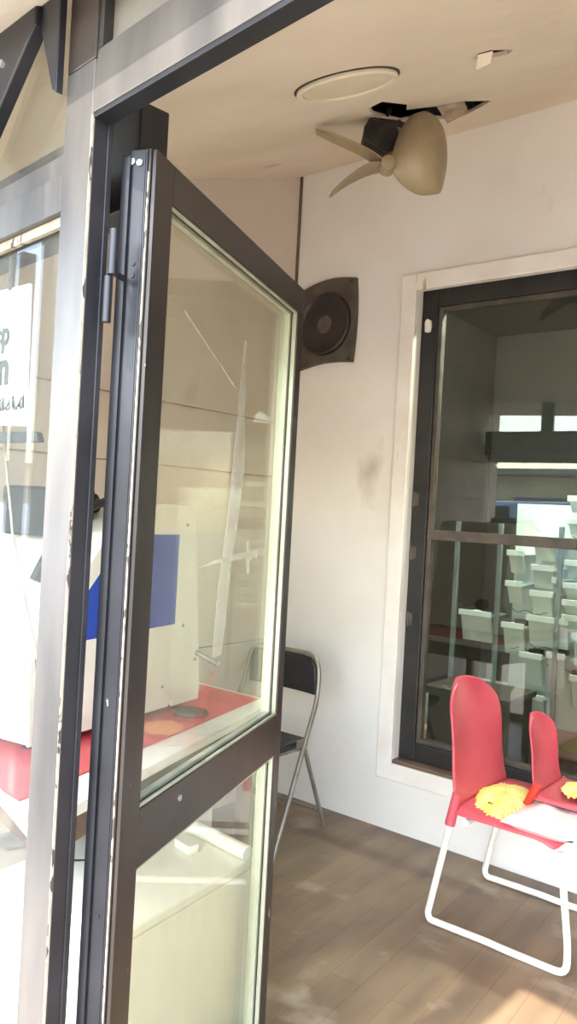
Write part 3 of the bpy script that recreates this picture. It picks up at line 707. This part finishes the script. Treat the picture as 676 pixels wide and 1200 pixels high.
# ------------------------------------------------------------------ outside: ground, canopy, street
b = new_bm(); prism(b, [(-40, -40), (40, -40), (40, .38), (2.1, .38), (P0[0] , P0[1] - .012), (XL - .1, .97), (-40, .97)], -.12, -.004, 'z'); obj('ground', b, 'road', kind='structure')
b = new_bm(); box(b, -1.27, 4.0, .34, 1.2, 2.752, 2.85); box(b, -3.6, -1.27, -1.2, 1.2, 2.752, 2.85); obj('trim_13', b, 'panel', kind='structure')  # unseen canopy; left part extended outwards to keep sun off the pane
def ext_post(x, y, h, label):
    o = thing('steel_post', label, 'post', (x, y, 0))
    b = new_bm(); box(b, -.035, .035, -.035, .035, .01, h); obj('shaft', b, 'postblue', o, .004)
    b = new_bm(); box(b, -.08, .08, -.08, .08, 0, .012); obj('base_plate', b, 'postblue', o, .002)
    return o
ext_post(-3.25, .05, 2.7, 'blue-grey steel post outside, nearer one reflected in the left pane')
ext_post(-3.75, -.02, 2.7, 'blue-grey steel post outside, farther one reflected in the left pane')
def car(name, label, loc, rz, paint, van=False):
    c = thing(name, label, 'car', loc, rz)
    if van: pr = [(-2.1, .32), (-2.15, .9), (-2.05, 1.15), (-1.55, 1.25), (-1.1, 1.82), (1.8, 1.86), (2.05, 1.6), (2.1, .32)]; gl = [(-1.46, 1.27), (-1.06, 1.74), (.2, 1.76), (.2, 1.27)]
    else: pr = [(-2.15, .30), (-2.2, .62), (-2.1, .80), (-1.1, .97), (-.45, 1.42), (.9, 1.46), (1.65, 1.05), (2.15, .98), (2.2, .5), (2.15, .30)]; gl = [(-.95, 1.0), (-.40, 1.37), (.85, 1.40), (1.4, 1.05)]
    b = new_bm(); prism(b, pr, -.85, .85); obj('body', b, paint, c, .06, smooth=True)
    b = new_bm(); prism(b, gl, -.857, .857); obj('side_window', b, 'carglass', c)
    b = new_bm()
    a0, a1 = (pr[3], pr[4]); y = .72
    n_ = Vector((-(a1[1] - a0[1]), 0, a1[0] - a0[0])).normalized() * .008
    A = Vector((a0[0], 0, a0[1])).lerp(Vector((a1[0], 0, a1[1])), .12) + n_; B = Vector((a0[0], 0, a0[1])).lerp(Vector((a1[0], 0, a1[1])), .92) + n_
    vs = [b.verts.new(p) for p in ((A.x, -y, A.z), (A.x, y, A.z), (B.x, y * .92, B.z), (B.x, -y * .92, B.z))]; b.faces.new(vs); obj('windscreen', b, 'carglass', c, solid=.006)
    for x in (-1.35, 1.35):
        for s in (-1, 1):
            b = new_bm(); cyl(b, (x, s * .66, .315), (x, s * .87, .315), .315, .315, 28); obj('wheel', b, 'tyre', c, .02, smooth=True)
    return c
car('car', 'white car parked outside, seen as a reflection in the left pane', (-6.6, -1.25, 0), math.radians(20), 'carwhite')
car('van', 'blue van parked across the street, seen as a reflection in the dark window', (-4.9, -5.2, 0), math.radians(5), 'carblue', True)
def building(x0, x1, y0, y1, h, label, wm='bldg'):
    o = thing('street_building', label, 'building')
    b = new_bm(); box(b, x0, x1, y0, y1, 0, h); obj('wall', b, wm, o)
    b = new_bm(); box(b, x0 - .3, x1 + .3, y0 - .1, y1 + .9, h, h + .12); obj('roof', b, 'panel', o)
    n_ = int((x1 - x0) / 2.2)
    for k in range(n_):
        cx = x0 + (k + .5) * (x1 - x0) / n_
        b = new_bm(); box(b, cx - .6, cx + .6, y1, y1 + .03, .1, 2.1); obj('shutter', b, 'postblue', o)
building(-12, -1.0, -14, -10, 2.55, 'long cream shop building across the street')
building(-16, -12, -2.8, 12, 6.5, 'tall grey building added down the street to darken the pane reflection', 'panel')  # added out of view so the left pane reflects less bright sky
building(-25, -18.5, -16, 4, 2.2, 'low cream building down the street')

# ------------------------------------------------------------------ light
world = bpy.data.worlds.new('sky'); SC.world = world; world.use_nodes = True
nt = world.node_tree; bg = nt.nodes['Background']
sky = nt.nodes.new('ShaderNodeTexSky'); sky.sky_type = 'NISHITA'; sky.sun_disc = False
sky.sun_elevation = math.radians(51); sky.sun_rotation = math.radians(180); sky.dust_density = 1.5; sky.air_density = 1.2; sky.ozone_density = .6
nt.links.new(sky.outputs[0], bg.inputs[0]); bg.inputs[1].default_value = 1.1
sl = bpy.data.lights.new('sun', 'SUN'); sl.energy = 8; sl.angle = math.radians(.8); sl.color = (1, .94, .86)
so = bpy.data.objects.new('sun', sl); COL.objects.link(so)
dv = Vector((.05, .98, -1.20)); so.rotation_euler = dv.to_track_quat('-Z', 'Y').to_euler()

# ------------------------------------------------------------------ camera
th = math.radians(3.1)
F = Vector((-math.sin(YAW), math.cos(YAW), 0)); R = Vector((math.cos(YAW), math.sin(YAW), 0)); U = Vector((0, 0, 1))
ir = R * math.cos(th) + U * math.sin(th); iu = -R * math.sin(th) + U * math.cos(th)
cam = bpy.data.cameras.new('camera'); cam.sensor_fit = 'VERTICAL'; cam.sensor_height = 36; cam.sensor_width = 36; cam.lens = 930 / 1200 * 36; cam.clip_start = .02
co = bpy.data.objects.new('camera', cam); COL.objects.link(co)
m = Matrix((ir, iu, -F)).transposed().to_4x4(); m.translation = (0, 0, 1.5); co.matrix_world = m
SC.camera = co

SC.view_settings.view_transform = 'Standard'; SC.view_settings.look = 'None'; SC.view_settings.gamma = 1; SC.view_settings.use_curve_mapping = False
SC.view_settings.exposure = 0.76
SC.cycles.max_bounces = 16; SC.cycles.diffuse_bounces = 8; SC.cycles.transparent_max_bounces = 24; SC.cycles.glossy_bounces = 6
SC.cycles.use_denoising = True
SC.cycles.sample_clamp_indirect = 12
